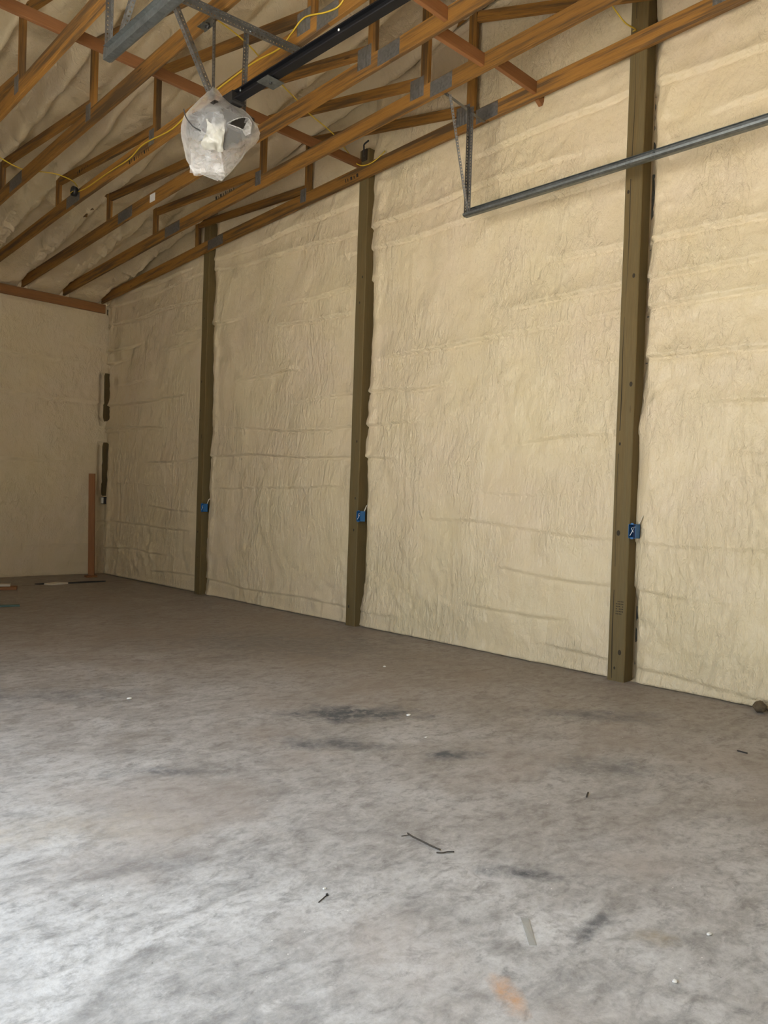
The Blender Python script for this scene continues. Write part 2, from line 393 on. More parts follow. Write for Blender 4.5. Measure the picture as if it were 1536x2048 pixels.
# ------------------------------------------------------------------ dimensions
WX = 5.41                  # front face of the gable wall posts
P1, PS, PW = 2.96, 3.048, .14
YB = 12.04                 # eave header
S = .6175
roofz = lambda y: 4.50 + .166 * (12.04 - y)
def chord_b(y): return 4.36 + (12.04 - y) * .0571 if y > 8.8 else 4.545 + (8.8 - y) * .0415
chord_bv = lambda y: np.where(y > 8.8, 4.36 + (12.04 - y) * .0571, 4.545 + (8.8 - y) * .0415)
tx = lambda k: WX - .038 - S * k            # left face of truss k

# ------------------------------------------------------------------ structure
def relief(y, z, seed=0):
    h = .026 * fbm(y * .9, z * 1.3, seed, 3) + .016 * fbm(y * 3.2, z * 3.6, seed + 5, 3) + .010 * fbm(y * 7, z * 6, seed + 8, 3)
    patch = sst(.38, .62, vn(y * 1.1, z * 1.4, seed + 20)) + .9 * np.exp(-((z - .35) / .35) ** 2)
    h += patch * .011 * fbm(y * 13, z * 10, seed + 30, 3)
    rg = np.random.RandomState(seed + 3)
    for i, z0 in enumerate([.16, .42, .8, 1.12, 1.45, 1.83, 2.15, 2.42, 2.78, 3.05, 3.38, 3.62, 3.95, 4.2, 4.5, 4.85, 5.3, 5.7]):
        ln = z0 + .15 * (fbm(y * .40, i * 3.3, seed + i, 4)) + rg.uniform(-.012, .012) * (y - 6)
        mk = sst(.40, .66, vn(y * .75, i * 7.1, seed + 50 + i)) * (.5 if z0 < 1.6 else 1); d = z - ln
        h += mk * (.040 * np.exp(-np.clip(d, 0, 9) / .11) * sst(-.014, .006, d) - .010 * np.exp(-((d + .018) / .014) ** 2))
    for i in range(6):      # faint vertical gun passes
        ln = rg.uniform(0, 12) + .05 * fbm(z * .8, i * 2.2, seed + 90 + i, 2)
        h += .006 * np.exp(-((y - ln) / .03) ** 2) * sst(.4, .6, vn(z * .6, i * 3.7, seed + 77))
    return h
# gable wall foam
ny, nz = 720, 430
yy = np.linspace(-.9, 12.25, ny)
for k in range(3):          # crowd the rows of vertices at the posts
    pass
Yg, Vg = np.meshgrid(yy, np.linspace(0, 1, nz), indexing='ij')
Zg = Vg * (roofz(Yg) + .16)
H = relief(Yg, Zg, 1)
Xg = WX + .060 - H
Xg -= .014 * np.exp(-(Zg / .05) ** 2) * (Zg > .012)                       # lip at the slab
Xg += .035 * (Zg < .010)
for k in range(-1, 4):
    yp = P1 + PS * k; a = yp - PW
    rag = .045 + .03 * fbm(Zg * 2.2, k * 5.1, 40 + k, 3) + .012 * fbm(Zg * 9, k * 2, 60 + k, 2)
    deep = .03 + .10 * sst(.32, .66, vn(Zg * 1.5, 3.1 * k, 70 + k)) + .01 * fbm(Zg * 8, Yg * 8, 5, 2)
    deep = deep * (1 if k <= 0 else .72)
    nearside = sst(a - rag - .035, a - rag * .3, Yg) * (1 - sst(a + .02, a + .06, Yg))
    Xg += nearside * deep * (Zg > .012)
    Xg += .05 * sst(a, a + .02, Yg) * (1 - sst(yp - .02, yp + .004, Yg))
    edge = np.exp(-((Yg - (a - rag - .10)) / .05) ** 2); Xg -= edge * .014 * (1 + fbm(Zg * 10, Yg * 10, 9, 2) * 1.5)
# strip tucked under the lowest chord: foam pulled tight and slightly proud
dch = chord_bv(Yg) - Zg
Xg -= .012 * np.exp(-((dch - .10) / .07) ** 2) * (1 + fbm(Yg * 12, Zg * 3, 31, 2))
# corner
Xg += .075 * sst(YB - .13, YB - .03, Yg) * sst(.55, .66, vn(Zg * 2.6 + 3.3, 1.5, 12)) * (Zg < 3.9)
Xg = np.where(Yg > YB + .02, Xg + .0, Xg)
wr = tag(grid('wall_right', Xg, Yg, Zg, M['foam'], True), kind='structure')
# back wall foam
xx = np.linspace(XL - .1, WX + .14, 330); Xb, Vb = np.meshgrid(xx, np.linspace(0, 1, 170), indexing='ij'); Zb = Vb * 4.72
Hb = relief(Xb + 3, Zb, 4)
Yb_ = YB + .035 - Hb * .8 + .02 * (Zb < .012) - .02 * np.exp(-(Zb / .05) ** 2)
Yb_ = np.where((Zb > 4.17) & (Zb < 4.37), np.maximum(Yb_, YB + .045), Yb_)
Yb_ -= .10 * sst(4.40, 4.68, Zb)
Yb_ += .055 * sst(WX - .06, WX + .03, Xb) * sst(.55, .66, vn(Zb * 2.6 + 3.3, 1.5, 12)) * (Zb < 3.9)
tag(grid('wall_back', Xb, Yb_, Zb, M['foam'], False), kind='structure')
# roof foam
xr = np.linspace(XL - .1, WX + .2, 480); yr = np.concatenate([np.linspace(-.95, 8.5, 260)[:-1], np.linspace(8.5, YB + .12, 260)])
Xr, Yr = np.meshgrid(xr, yr, indexing='ij')
Zr = roofz(Yr) + .15 + .026 * fbm(Xr * 2, Yr * 1.2, 15, 3) + .028 * fbm(Xr * 7, Yr * 4, 16, 3) + .014 * fbm(Xr * 14, Yr * 10, 17, 2)
ph = (WX - .019 - Xr) / S; nearest = np.round(ph); dx = (ph - nearest) * S      # dx > 0 : room (left) side of a truss
heel = sst(9.3, 11.2, Yr)
wob = .025 * fbm(Yr * 1.6, nearest * 3.7, 18, 3)
wid = .070 + .022 * fbm(Yr * 1.7, nearest * 5.1, 19, 2)
dpt = .165 + .05 * fbm(Yr * 4, nearest * 2.9, 21, 3)
Zr -= dpt * np.exp(-np.abs((dx - wob) / wid) ** 3.0)
Zr += .035 * np.exp(-((np.abs(dx) - .15) / .05) ** 2)
# swelling of foam hanging beside each truss towards the eave, its lower fringe ragged
jag = fbm(Yr * 11, nearest * 1.7, 23, 2)
drop = (Zr - (chord_bv(Yr) + .15)).clip(0, 1)
edge = .045 + .018 * jag
sw = sst(edge - .03, edge + .004, dx) * (1 - sst(.16, .30, dx + .03 * fbm(Yr * 3, nearest, 26, 2)))
low = chord_bv(Yr) + .16 - .035 * sst(10.2, 12.0, Yr) + .06 * jag
Zr = np.where(dx > edge - .03, Zr + (np.minimum(Zr, low) - Zr) * heel * sw, Zr)
away = 1 - np.exp(-((np.abs(dx) + .0) / .06) ** 4)
eave = 4.37 + .30 * (12.0 - Yr) + .022 * fbm(Xr * 8, Yr * 8, 25, 3)
k_ = sst(10.6, 11.5, Yr) * away
Zr = Zr + (np.minimum(Zr, eave) - Zr) * k_
Zr += .016 * np.cos(2 * math.pi * Yr / .61) * (np.abs(dx) > .1)
Zr = np.maximum(Zr, np.where(np.abs(dx) < .05, chord_bv(Yr) + .144, 0))
tag(grid('ceiling', Xr, Yr, Zr, M['foam'], False), kind='structure')
# rest of the shell (behind and left of the camera)
def slab(name, a, b, mat, kind='structure'): return tag(cuboid(name, a, b, mat), kind=kind)
slab('wall_left', (XL - .2, FY - .2, 0), (XL, DY0, 7), M['foam'])
slab('wall_left', (XL - .2, DY1, 0), (XL, YB + .3, 7), M['foam'])
slab('wall_left', (XL - .2, DY0, DZ), (XL, DY1, 7), M['foam'])
slab('wall_front', (XL - .2, FY - .2, DZ), (WX + .3, FY, 7), M['foam'])
slab('wall_front', (XL - .2, FY - .2, 0), (2.0, FY, DZ), M['foam'])
slab('wall_front', (5.1, FY - .2, 0), (WX + .3, FY, DZ), M['foam'])
d1 = tag(cuboid('door_1', (2.0, FY - .16, 0), (5.1, FY - .11, DZ), M['door']), kind='structure')
for i in range(6):
    rel(cuboid('door_panel', (2.02, FY - .115, i * DZ / 6 + .012), (5.08, FY - .09, (i + 1) * DZ / 6 - .012), M['door']), d1)
# roof deck behind the foam and outer gable skin close the shell
rd = mesh('roof_deck', [(XL - .3, FY - .3, roofz(FY - .3) + .3), (WX + .35, FY - .3, roofz(FY - .3) + .3), (WX + .35, YB + .4, roofz(YB + .4) + .3), (XL - .3, YB + .4, roofz(YB + .4) + .3)], [(0, 1, 2, 3)])
tag(link('trim_1', rd, M['galv']), kind='structure')
slab('trim_2', (WX + .22, FY - .3, 0), (WX + .25, YB + .4, 7), M['galv'])
slab('trim_3', (XL - .3, YB + .25, 0), (WX + .3, YB + .28, 4.7), M['galv'])
# floor with gentle waviness, its joint and the strip beyond
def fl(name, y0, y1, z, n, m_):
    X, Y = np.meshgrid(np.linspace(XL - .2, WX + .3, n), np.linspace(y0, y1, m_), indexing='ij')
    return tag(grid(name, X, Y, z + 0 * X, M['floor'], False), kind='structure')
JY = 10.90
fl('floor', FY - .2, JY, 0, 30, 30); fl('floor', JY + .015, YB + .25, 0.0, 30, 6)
tag(cuboid('trim_4', (XL - .3, FY - .3, -.08), (WX + .3, YB + .3, -.012), M['gap']), kind='structure')
tag(link('ground', mesh('ground', [(-60, -50, -.03), (XL - .2, -50, -.03), (XL - .2, 50, -.03), (-60, 50, -.03)], [(0, 1, 2, 3)]), M['ground']), kind='structure')

# ------------------------------------------------------------------ eave header
hb = box_between('header_beam', (XL, YB + .019, 4.27), (WX + .02, YB + .019, 4.27), .038, .14, M['plate_wood'], side=(0, 1, 0))
tag(hb, 'long reddish-brown header board along the top of the back wall, under the truss ends', 'beam')

# ------------------------------------------------------------------ posts
def post(k, label, ztop):
    y1 = P1 + PS * k; y0 = y1 - PW; n = 40; rg = random.Random(k + 5)
    t = empty('wall_post', (WX + PW/2, (y0 + y1)/2, 0))
    # body: rounded-corner square, slightly crooked like real timber
    c = .006; v = []; f = []
    hw = PW/2; pr = [(-hw+c, -hw), (hw-c, -hw), (hw, -hw+c), (hw, hw-c), (hw-c, hw), (-hw+c, hw), (-hw, hw-c), (-hw, -hw+c)]
    for i in range(n + 1):
        z = ztop * i / n; q = .0015 * math.sin(i * .9 + k)
        v += [(z, a + q, b) for a, b in pr]
    for i in range(n): f += [(i*8+j, i*8+(j+1) % 8, (i+1)*8+(j+1) % 8, (i+1)*8+j) for j in range(8)]
    f += [tuple(range(7, -1, -1)), tuple(n*8+j for j in range(8))]
    me = mesh('timber', v, f); me.materials.append(M['post']); b = bpy.data.objects.new('timber', me); C.objects.link(b)
    A = frame((0, 0, 1), (1, 0, 0)); b.rotation_mode = 'QUATERNION'; b.rotation_quaternion = A.to_quaternion(); b.parent = t
    # drying crack running up the room face
    yc = y1 - (.040 if k == 0 else .05); pts = []; zz = .02
    if k == 0:
        v = []; f = []; N = 60
        for i in range(N + 1):
            z = .02 + (ztop - .1) * i / N; yo = yc + .012 * math.sin(z * 1.1) + .004 * math.sin(z * 5.3); w = .0022 + .0014 * math.sin(z * 3.7)
            v += [(-PW/2 - .0012, yo - w - t.location.y, z), (-PW/2 - .0012, yo + w - t.location.y, z)]
        f = [(2*i, 2*i+2, 2*i+3, 2*i+1) for i in range(N)]
        link('crack', mesh('crack', v, f), M['check'], t)
        kn = [(2.923, 1.823, .012), (2.85, 2.276, .013), (2.908, 1.139, .015), (2.862, .225, .014), (2.90, .10, .008), (2.86, 3.1, .012), (2.93, 3.75, .01)]
    else: kn = [(y1 - rg.uniform(.02, .12), rg.uniform(.2, 4.4), rg.uniform(.007, .012)) for _ in range(6)]
    for (y, z, r) in kn:
        vv = [(-.002, 0, 0)] + [(-.0012, r*math.cos(a*math.pi/6), 1.5*r*math.sin(a*math.pi/6)) for a in range(12)]
        link('knot', mesh('knot', vv, [(0, (a+1) % 12+1, a+1) for a in range(12)]), M['check'], t, (-PW/2, y - t.location.y, z))
    if k == 0:   # weathered ink block of the grade stamp, unreadable in the photograph
        v = []; f = []
        for i in range(6):
            for j in range(5):
                if (i*3 + j*5) % 7 == 0: continue
                y = 2.845 + j*.013; z = .515 + i*.019; q = len(v); v += [(WX-.0012-t.location.x, y-t.location.y+a, z+b_) for a, b_ in ((0, 0), (.009, 0), (.009, .008), (0, .008))]; f.append((q, q+3, q+2, q+1))
        tag(link('grade_stamp', mesh('grade_stamp', v, f), M['check'], t), 'faded dark grade stamp')
    tag(t, label, 'post', 'timber posts of the right wall')
    return t
post(0, 'nearest and widest grey-green timber post, cracked lengthwise, crossed by the steel track', 6.0)
post(1, 'middle timber post of the right wall, brown-green, blue box at its right edge', 4.98)
post(2, 'farthest full-height timber post, thin and dark, nearest the back corner', 4.93)
tag(box_between('corner_post', (WX + .135, YB + .115, 0), (WX + .135, YB + .115, 4.45), .14, .14, M['post']), kind='structure')   # corner post seen through gaps in the foam

# ------------------------------------------------------------------ trusses
PY = [9.18, 6.84, 4.50, 2.16, -.18]
def plate(name, y0, y1, z0, z1, x, parent, ribs=0, sl=0.):
    """thin steel plate on the room-side face; ribs make the pressed ridges"""
    if not ribs:
        return prism(name, [(y0, z0 + sl*(y0-y1)), (y1, z0), (y1, z1), (y0, z1 + sl*(y0-y1))], x - .0016, x, M['plate'], parent, (0, 1), .0004)
    v = []; f = []; n = ribs * 4
    for i in range(n + 1):
        y = y0 + (y1 - y0) * i / n; d = (.001, .0022, .004, .0022)[i % 4]; s = sl * (y - y1)
        v += [(x - d, y, z0 + s), (x - d, y, z1 + s)]
    f = [(2*i, 2*i+1, 2*i+3, 2*i+2) for i in range(n)]
    O = Vector((x, (y0+y1)/2, (z0+z1)/2))
    o = link(name, mesh(name, [Vector(p) - O for p in v], f), M['plate'], None, O); return rel(o, parent)
def stamp(x, y0, y1, z, parent, seed):
    """row of black ink bars (illegible mill stamp)"""
    rg = random.Random(seed); v = []; f = []; y = y0
    while y < y1:
        w = rg.choice((.010, .014, .03)); h = rg.uniform(.028, .04); zz = z - (y - y0) * .0415
        q = len(v); v += [(x - .0012, y, zz), (x - .0012, y + w, zz), (x - .0012, y + w + .006, zz + h), (x - .0012, y + .006, zz + h)]; f.append((q, q+3, q+2, q+1)); y += w + rg.uniform(.02, .035)
    O = Vector((x, y0, z)); o = link('ink_mark', mesh('ink_mark', [Vector(p) - O for p in v], f), M['ink'], None, O); return rel(o, parent)
names = ['roof truss nailed to the posts of the right wall, lowest in the picture',
         'roof truss next in from the wall truss, steel track hanger strip bolted under it',
         'roof truss third from the right wall with a white paper tag on its lower chord',
         'roof truss with yellow cable and round dark box stapled along its lower chord',
         'roof truss over the bagged motor with a small grey bracket under its chord',
         'roof truss crossing the upper left corner, just left of the short steel track end',
         'roof truss left of the short track, only its web in the upper left corner',
         'roof truss outside the upper left of the view, three in from the track end',
         'roof truss outside the upper left, last but one before the side door wall',
         'roof truss outside the upper left of the view, farthest from the right wall']
TR = []
for k in range(10):
    x0 = tx(k); x1 = x0 + .038
    rg = random.Random(k)
    t = empty('roof_truss', (x0 + .019, YB, 4.36)); TR.append(t)
    cuts = [YB + .10, 8.72, 4.30, FY + .02]
    for a, b in zip(cuts, cuts[1:]):
        e = .001
        if a > 8.8:
            poly = [(a, chord_b(a)), (a, chord_b(a) + .14), (8.8, 4.685), (b + e, chord_b(b) + .14), (b + e, chord_b(b)), (8.8, 4.545)]
            poly = [(a, chord_b(a)), (a, chord_b(a) + .14), (b + e, chord_b(b) + .14), (b + e, chord_b(b))]
        else: poly = [(a - e, chord_b(a)), (a - e, chord_b(a) + .14), (b + e, chord_b(b) + .14), (b + e, chord_b(b))]
        prism('bottom_chord', poly, x0, x1, M['wood'], t)
    for i, y in enumerate(PY):
        zt = roofz(y) + .012; a, b = y + .0445, y - .0445
        zt0 = chord_b(y) + .14
        prism('web_post', [(a, chord_b(a) + .141), (a, zt), (b, zt), (b, chord_b(b) + .141)], x0, x1, M['wood'], t, (0, 1))
        if i:
            yp = PY[i-1] - .0445; zp = roofz(yp) - .045 - (.0 if i > 1 else .0); ye = y + .0445; ze = chord_b(ye) + .14 + .045
            p = Vector((yp + .0, zp)); q = Vector((ye - .25, ze + (ze - zp) / (yp - ye) * .25)); d = (q - p).normalized(); nrm = Vector((-d.y, d.x)) * .0445
            poly = [tuple(p + nrm), tuple(p - nrm), tuple(q - nrm), tuple(q + nrm)]
            area = sum(poly[j][0]*poly[(j+1) % 4][1] - poly[(j+1) % 4][0]*poly[j][1] for j in range(4))
            if area < 0: poly = poly[::-1]
            poly = clip(poly, (ye + .0012, 10), (ye + .0012, 0))                       # keep Y > ye
            poly = clip(poly, (0, chord_b(4) + .142 + 4 * .0415), (10, chord_b(4) + .142 - 6 * .0415))   # keep above chord top
            poly = clip(poly, (yp - .0012, 0), (yp - .0012, 10))
            # drop near-duplicate corners
            cl = []
            for c_ in poly:
                if not cl or (Vector(c_) - Vector(cl[-1])).length > .004: cl.append(c_)
            if (Vector(cl[0]) - Vector(cl[-1])).length < .004: cl.pop()
            if len(cl) > 2: prism('web_diagonal', cl, x0, x1, M['wood'], t, tuple(d))
    prism('top_chord', [(YB + .08, roofz(YB + .08) + .02), (YB + .08, roofz(YB + .08) + .11), (FY + .02, roofz(FY) + .11), (FY + .02, roofz(FY) + .02)], x0, x1, M['wood'], t)
    for (a, b) in ((8.9, 8.54), (4.425, 4.185), (-.1, -.3)):
        s = -.0571 if a > 8.8 else -.0415
        plate('splice_plate', a, b, chord_b(b) + .006, chord_b(b) + .134, x0, t, 0, -.0571 if a > 8.8 else -.0415)
    for j, y in enumerate(PY[1:4]):
        z = chord_b(y)
        if j == 0: plate('joint_plate', y + .115, y + .01, z + .04, z + .19, x0, t, 3)
        else: plate('joint_plate', y + .16, y + .0, z + .055, z + .225, x0, t, 5)
    tag(t, names[k], 'truss', 'parallel roof trusses')
stamp(tx(1), 7.36, 7.72, 4.735, TR[1], 4); stamp(tx(3), 6.95, 7.36, 4.625, TR[3], 9); stamp(tx(3), 8.35, 8.6, 4.87, TR[3], 2)
stamp(tx(0), 5.98, 6.2, 4.70, TR[0], 6)
tagp = cuboid('paper_tag', (tx(2) - .0015, 7.99, 4.60), (tx(2), 8.11, 4.69), M['white'], TR[2]); tag(tagp, 'small white paper tag stapled to the chord')

# blocks and brace
cb = box_between('lateral_brace', (tx(9) - .2, 6.0, 4.848), (WX - .002, 6.0, 4.848), .038, .089, M['redwood'], side=(0, 1, 0))
tag(cb, 'long straight bracing board laid across the tops of the lower chords, running to upper left', 'brace')
bl = ['blocking board between the wall truss and the next one, ending at the wall truss', 'blocking board in the second gap from the right wall, middle of the three',
      'blocking board farthest left of the three, cut off by the top edge of the picture']
for i, (k, y) in enumerate(((0, 3.80), (1, 3.87), (2, 3.72))):
    b = box_between('blocking_board', (tx(k + 1) + .039, y + (.0, .02, .0)[i], chord_b(y) + .085), (tx(k) - .001, y, chord_b(y) + .085), .038, .10, M['redwood'], side=(0, 1, 0))
    tag(b, bl[i], 'blocking', 'blocking boards between the near trusses')
b = box_between('blocking_stub', (WX + .001, 3.79, chord_b(3.79) + .03), (WX + .06, 3.79, chord_b(3.79) + .0), .038, .10, M['redwood'], side=(0, 1, 0))
tag(b, 'stub of blocking poking out under the wall truss by the right wall', 'blocking')

# ------------------------------------------------------------------ steel tracks and hangers
TP = [(-.028, -.034), (-.028, .036), (-.014, .040), (-.014, .037), (-.025, .033), (-.025, .012), (-.014, .006), (-.025, .0), (-.025, -.026), (.010, -.032), (.026, -.022), (.029, -.010), (.032, -.011), (.029, -.026), (.011, -.036)]
def track(x, y0, y1, z, flip, label, grp):
    t = empty('door_track', (x, y0, z)); p = [(a * flip, b) for a, b in TP]
    if flip < 0: p = p[::-1]
    rail = extrude_profile('track_rail', p, (x, y0, z), (x, y1, z), M['galv'], t)
    # stiffening angle bolted along the outside
    extrude_profile('stiffener', [(-.0285*flip - .0005, .012), (-.0285*flip - .0005, .042), (-.0305*flip - .0005, .042), (-.0305*flip-.0005, .014), (-.055*flip, .014), (-.055*flip, .012)], (x, y0 - .06, z), (x, y1, z), M['galv'], t)
    for y in np.arange(y0 - .7, y1, -1.0): bolt('bolt', (x - .0*flip + (.018 if flip < 0 else -.024), y, z + .018), (-1, 0, 0), .009, M['galv'], t)
    tag(t, label, 'track', grp); return t
rt_ = track(5.10, 4.29, FY + .03, 3.83, -1, 'long galvanised door track hanging in front of the right wall, crossing the nearest post', 'garage door tracks')
lt_ = track(2.00, 4.50, FY + .03, 3.93, 1, 'short visible galvanised track end at the upper left, above the brace board', 'garage door tracks')
# right hanger
h = empty('track_hanger', (5.10, 4.25, 4.75))
perf_angle('upright_angle', (5.10, 4.27, 3.81), (5.10, 4.27, 4.73), M['dgalv'], h, side=(-1, 0, 0), leg=.040)
perf_angle('diagonal_angle', (4.82, 4.27, 4.73), (5.09, 4.27, 3.86), M['dgalv'], h, side=(.7, .7, 0), leg=.020)
box_between('cross_strip', (4.78, 4.275, 4.727), (5.372, 4.33, 4.725), .03, .003, M['dgalv'], h, side=(0, 1, 0), c=.001)
bolt('bolt', (4.80, 4.27, 4.722), (0, 0, -1), .012, M['galv'], h)
tag(h, 'V-shaped hanger of punched steel angle holding the end of the right wall track', 'hanger')
h = empty('track_hanger', (2.0, 4.45, 4.7))
perf_angle('upright_angle', (2.0, 4.47, 3.90), (2.0, 4.47, 4.72), M['dgalv'], h, side=(-1, 0, 0), leg=.034)
perf_angle('diagonal_angle', (2.02, 4.42, 3.98), (2.02, 3.75, 4.76), M['dgalv'], h, side=(1, 0, 0), leg=.03)
bolt('bolt', (1.995, 4.46, 3.95), (-1, -.3, 0), .012, M['galv'], h); bolt('bolt', (1.995, 4.48, 4.02), (-1, -.3, 0), .012, M['galv'], h)
tag(h, 'punched steel hanger at the upper left holding the short track end', 'hanger')

# ------------------------------------------------------------------ opener
op = empty('garage_door_opener', (2.92, 4.6, 4.05))
RP = [(-.034, -.026), (-.030, -.030), (.030, -.030), (.034, -.026), (.034, -.018), (.010, -.016), (.010, .016), (.034, .018), (.034, .026), (.030, .030), (-.030, .030), (-.034, .026), (-.034, .018), (-.010, .016), (-.010, -.016), (-.034, -.018)]
rl = extrude_profile('rail', RP, (2.92, 4.62, 4.055), (2.92, FY + .02, 4.03), M['black'], op)
hs = cuboid('motor_housing', (2.76, 4.55, 3.85), (3.09, 4.90, 4.0), M['dark'], op, .02)
cuboid('drive_head', (2.87, 4.50, 4.0), (2.97, 4.66, 4.085), M['dark'], op, .01)
def rs(p): return p
v = []; f = []; N_ = 16
for i in range(N_):
    for j in range(N_):
        a0, b0 = i/(N_-1), j/(N_-1)
        px_ = 411 + 36*a0 + 7*math.sin(b0*6.0)*(1-a0) + 5*float(fbm(b0*3, a0*2, 61, 2)) - (10*max(0, .35-abs(b0-.3)))*(1-a0); py_ = 238 + 62*b0 + 6*float(fbm(a0*3, b0*2, 63, 2)) + 3*a0
        a_ = (px_ - 768) / 1528.9; b_ = (1024 - py_) / 1528.9; r_ = fw + r2 * a_ + u2 * b_
        v.append(Vector((0, 0, CAM_H)) + r_ * ((Vector((2.90, 4.74, 3.92)) - Vector((0, 0, CAM_H))).dot(fw) - .17 + .05*float(fbm(a0*3.2, b0*4, 65, 3))) - op.location)
f = [(i*N_+j, (i+1)*N_+j, (i+1)*N_+j+1, i*N_+j+1) for i in range(N_-1) for j in range(N_-1)]
link('crumpled_sheet', mesh('crumpled_sheet', v, f, True), M['sheet'], op)
tube('antenna_wire', [(2.60, 4.66, 3.90), (2.62, 4.66, 3.85), (2.66, 4.64, 3.80), (2.71, 4.62, 3.78)], .004, M['dark'], op)
tag(cuboid('rail_clip', (2.855, 4.07, 4.008), (2.985, 4.19, 4.014), M['galv'], op), 'galvanised clip under the black rail')
bolt('clip_screw', (2.92, 4.13, 4.008), (0, 0, -1), .010, M['dark'], op)
bolt('rail_bolt', (2.885, 3.42, 4.04), (-1, 0, 0), .007, M['white'], op); bolt('rail_bolt', (2.885, 4.42, 4.05), (-1, 0, 0), .010, M['galv'], op)
perf_angle('hanger_crosspiece', (2.30, 4.74, 4.66), (3.56, 4.66, 4.695), M['dgalv'], op, side=(0, -1, 0), leg=.045)
perf_angle('hanger_angle', (2.86, 4.74, 4.10), (2.52, 4.74, 4.66), M['dgalv'], op, side=(1, 0, 0), leg=.036)
perf_angle('hanger_angle', (2.87, 4.76, 4.10), (2.86, 4.76, 4.66), M['dgalv'], op, side=(0, -1, 0), leg=.024)
perf_angle('hanger_angle', (3.11, 4.72, 3.95), (3.12, 4.72, 4.66), M['dgalv'], op, side=(-1, 0, 0), leg=.028)
for p in ((2.87, 4.71, 4.66), (3.13, 4.69, 4.665), (2.87, 4.72, 4.13)): bolt('bolt', p, (-.5, -1, 0), .012, M['galv'], op)
tag(op, 'garage door opener motor on a long black rail, hung from punched angles, wrapped in plastic', 'opener')

# bag
f_ = 1528.9
def ray(px, py):
    a = (px - 768) / f_; b = (1024 - py) / f_
    return fw + r2 * a + u2 * b
BC = Vector((2.90, 4.74, 3.92)); O0 = Vector((0, 0, CAM_H)); DB = (BC - O0).dot(fw)
prof = [(178, 419, 434), (186, 414, 440), (194, 410, 446), (203, 402, 457), (212, 394, 470), (222, 387, 484), (232, 380, 497), (242, 372, 508), (250, 367, 515), (260, 365, 519), (272, 365, 512), (284, 366, 500), (297, 368, 491), (310, 370, 484), (322, 373, 475), (334, 381, 467), (344, 396, 459), (353, 415, 450), (361, 436, 444)]
ys = [p[0] for p in prof]; rings = 60; seg = 96; v = []; f = []
for i in range(rings + 1):
    py = ys[0] + (ys[-1] - ys[0]) * i / rings
    l = np.interp(py, ys, [p[1] for p in prof]); r_ = np.interp(py, ys, [p[2] for p in prof]); cx = (l + r_) / 2; hw_ = (r_ - l) / 2
    cpt = O0 + ray(cx, py) * (DB / ray(cx, py).dot(fw)); hwm = hw_ / f_ * DB; s = i / rings
    dep = hwm * (.95 if s < .5 else .95 - .5 * (s - .5) * 2)
    for j in range(seg):
        a = 2 * math.pi * j / seg
        ca, sa = math.cos(a), math.sin(a); fold = .10 * (1 - s * .5) * float(fbm(ca * 1.6 + 7, sa * 1.6 + s * 1.2, 33, 3)) + .030 * (1 - s) * math.sin(a * 9 + 4 * s + 2 * math.sin(a * 2)) + .03 * float(fbm(ca * 4 + 9, sa * 4 + s * 5, 35, 2))
        if j == 0 or j == seg // 2: fold *= .4
        # crumple at the gathered waist
        rr = 1 + fold
        v.append(cpt + rt * (math.cos(a) * hwm * rr) + fh * (math.sin(a) * dep * rr) + Vector((0, 0, .010 * float(fbm(ca * 3 + 9, sa * 3 + s * 6, 37, 2)))))
for i in range(rings):
    for j in range(seg):
        j2 = (j + 1) % seg; q = [v[i*seg+j], v[i*seg+j2], v[(i+1)*seg+j2], v[(i+1)*seg+j]]
        cc = sum(q, Vector()) / 4 - O0; k_ = cc.dot(fw); px = 768 + f_ * cc.dot(r2) / k_; py = 1024 - f_ * cc.dot(u2) / k_
        # torn opening on the room side showing the dark motor
        if math.sin(2*math.pi*j/seg) < 0 and 235 < py < 262 and px < 490 and px > 452 and py < 236 + (px - 446) * .62 and py > 247 - (px - 452) * .35: continue
        f.append((i*seg+j, i*seg+j2, (i+1)*seg+j2, (i+1)*seg+j))
f.append(tuple(rings*seg + j for j in range(seg)))
bag = link('plastic_bag', mesh('plastic_bag', [p - BC for p in v], f, True), M['bag'], None, BC)
tag(bag, 'torn translucent white plastic bag tied around the opener motor', 'bag')
def pxp(px, py, dd=0.0):
    r = ray(px, py); return O0 + r * ((DB + dd) / r.dot(fw))
tube('torn_edge', [pxp(454, 246, -.27), pxp(478, 236, -.27), pxp(496, 236, -.25), pxp(500, 246, -.24), pxp(494, 262, -.25), pxp(478, 256, -.27), pxp(454, 247, -.27)], .0022, M['bag'], bag, 6, 5)
fl_ = [pxp(498, 238, -.24), pxp(504, 246, -.23), pxp(501, 268, -.25), pxp(491, 272, -.26), pxp(485, 262, -.27), pxp(492, 248, -.26)]
fl2 = [p - fh * .004 for p in fl_]; n_ = len(fl_)
q = [p - bag.location for p in fl_ + fl2]
link('torn_flap', mesh('torn_flap', q, [tuple(range(n_)), tuple(range(2*n_-1, n_-1, -1))] + [(i, (i+1) % n_, n_+(i+1) % n_, n_+i) for i in range(n_)]), M['bag'], bag)
# bunched loose film in front of the motor
def crumple(px0, px1, py0, py1, dd, seed):
    N = 18; vv = []
    for i in range(N):
        for j in range(N):
            s, t_ = i/(N-1), j/(N-1); p = pxp(px0 + (px1-px0)*s + 8*float(fbm(t_*2, s, seed+3, 2)), py0 + (py1-py0)*t_, dd)
            vv.append(p + fh * (.05 * float(fbm(s*3, t_*3, seed, 3))) - bag.location)
    ff = [(i*N+j, (i+1)*N+j, (i+1)*N+j+1, i*N+j+1) for i in range(N-1) for j in range(N-1)]
    link('film_fold', mesh('film_fold', vv, ff, True), M['bag'], bag)
crumple(380, 446, 285, 345, -.10, 75); crumple(384, 450, 326, 352, -.05, 79)

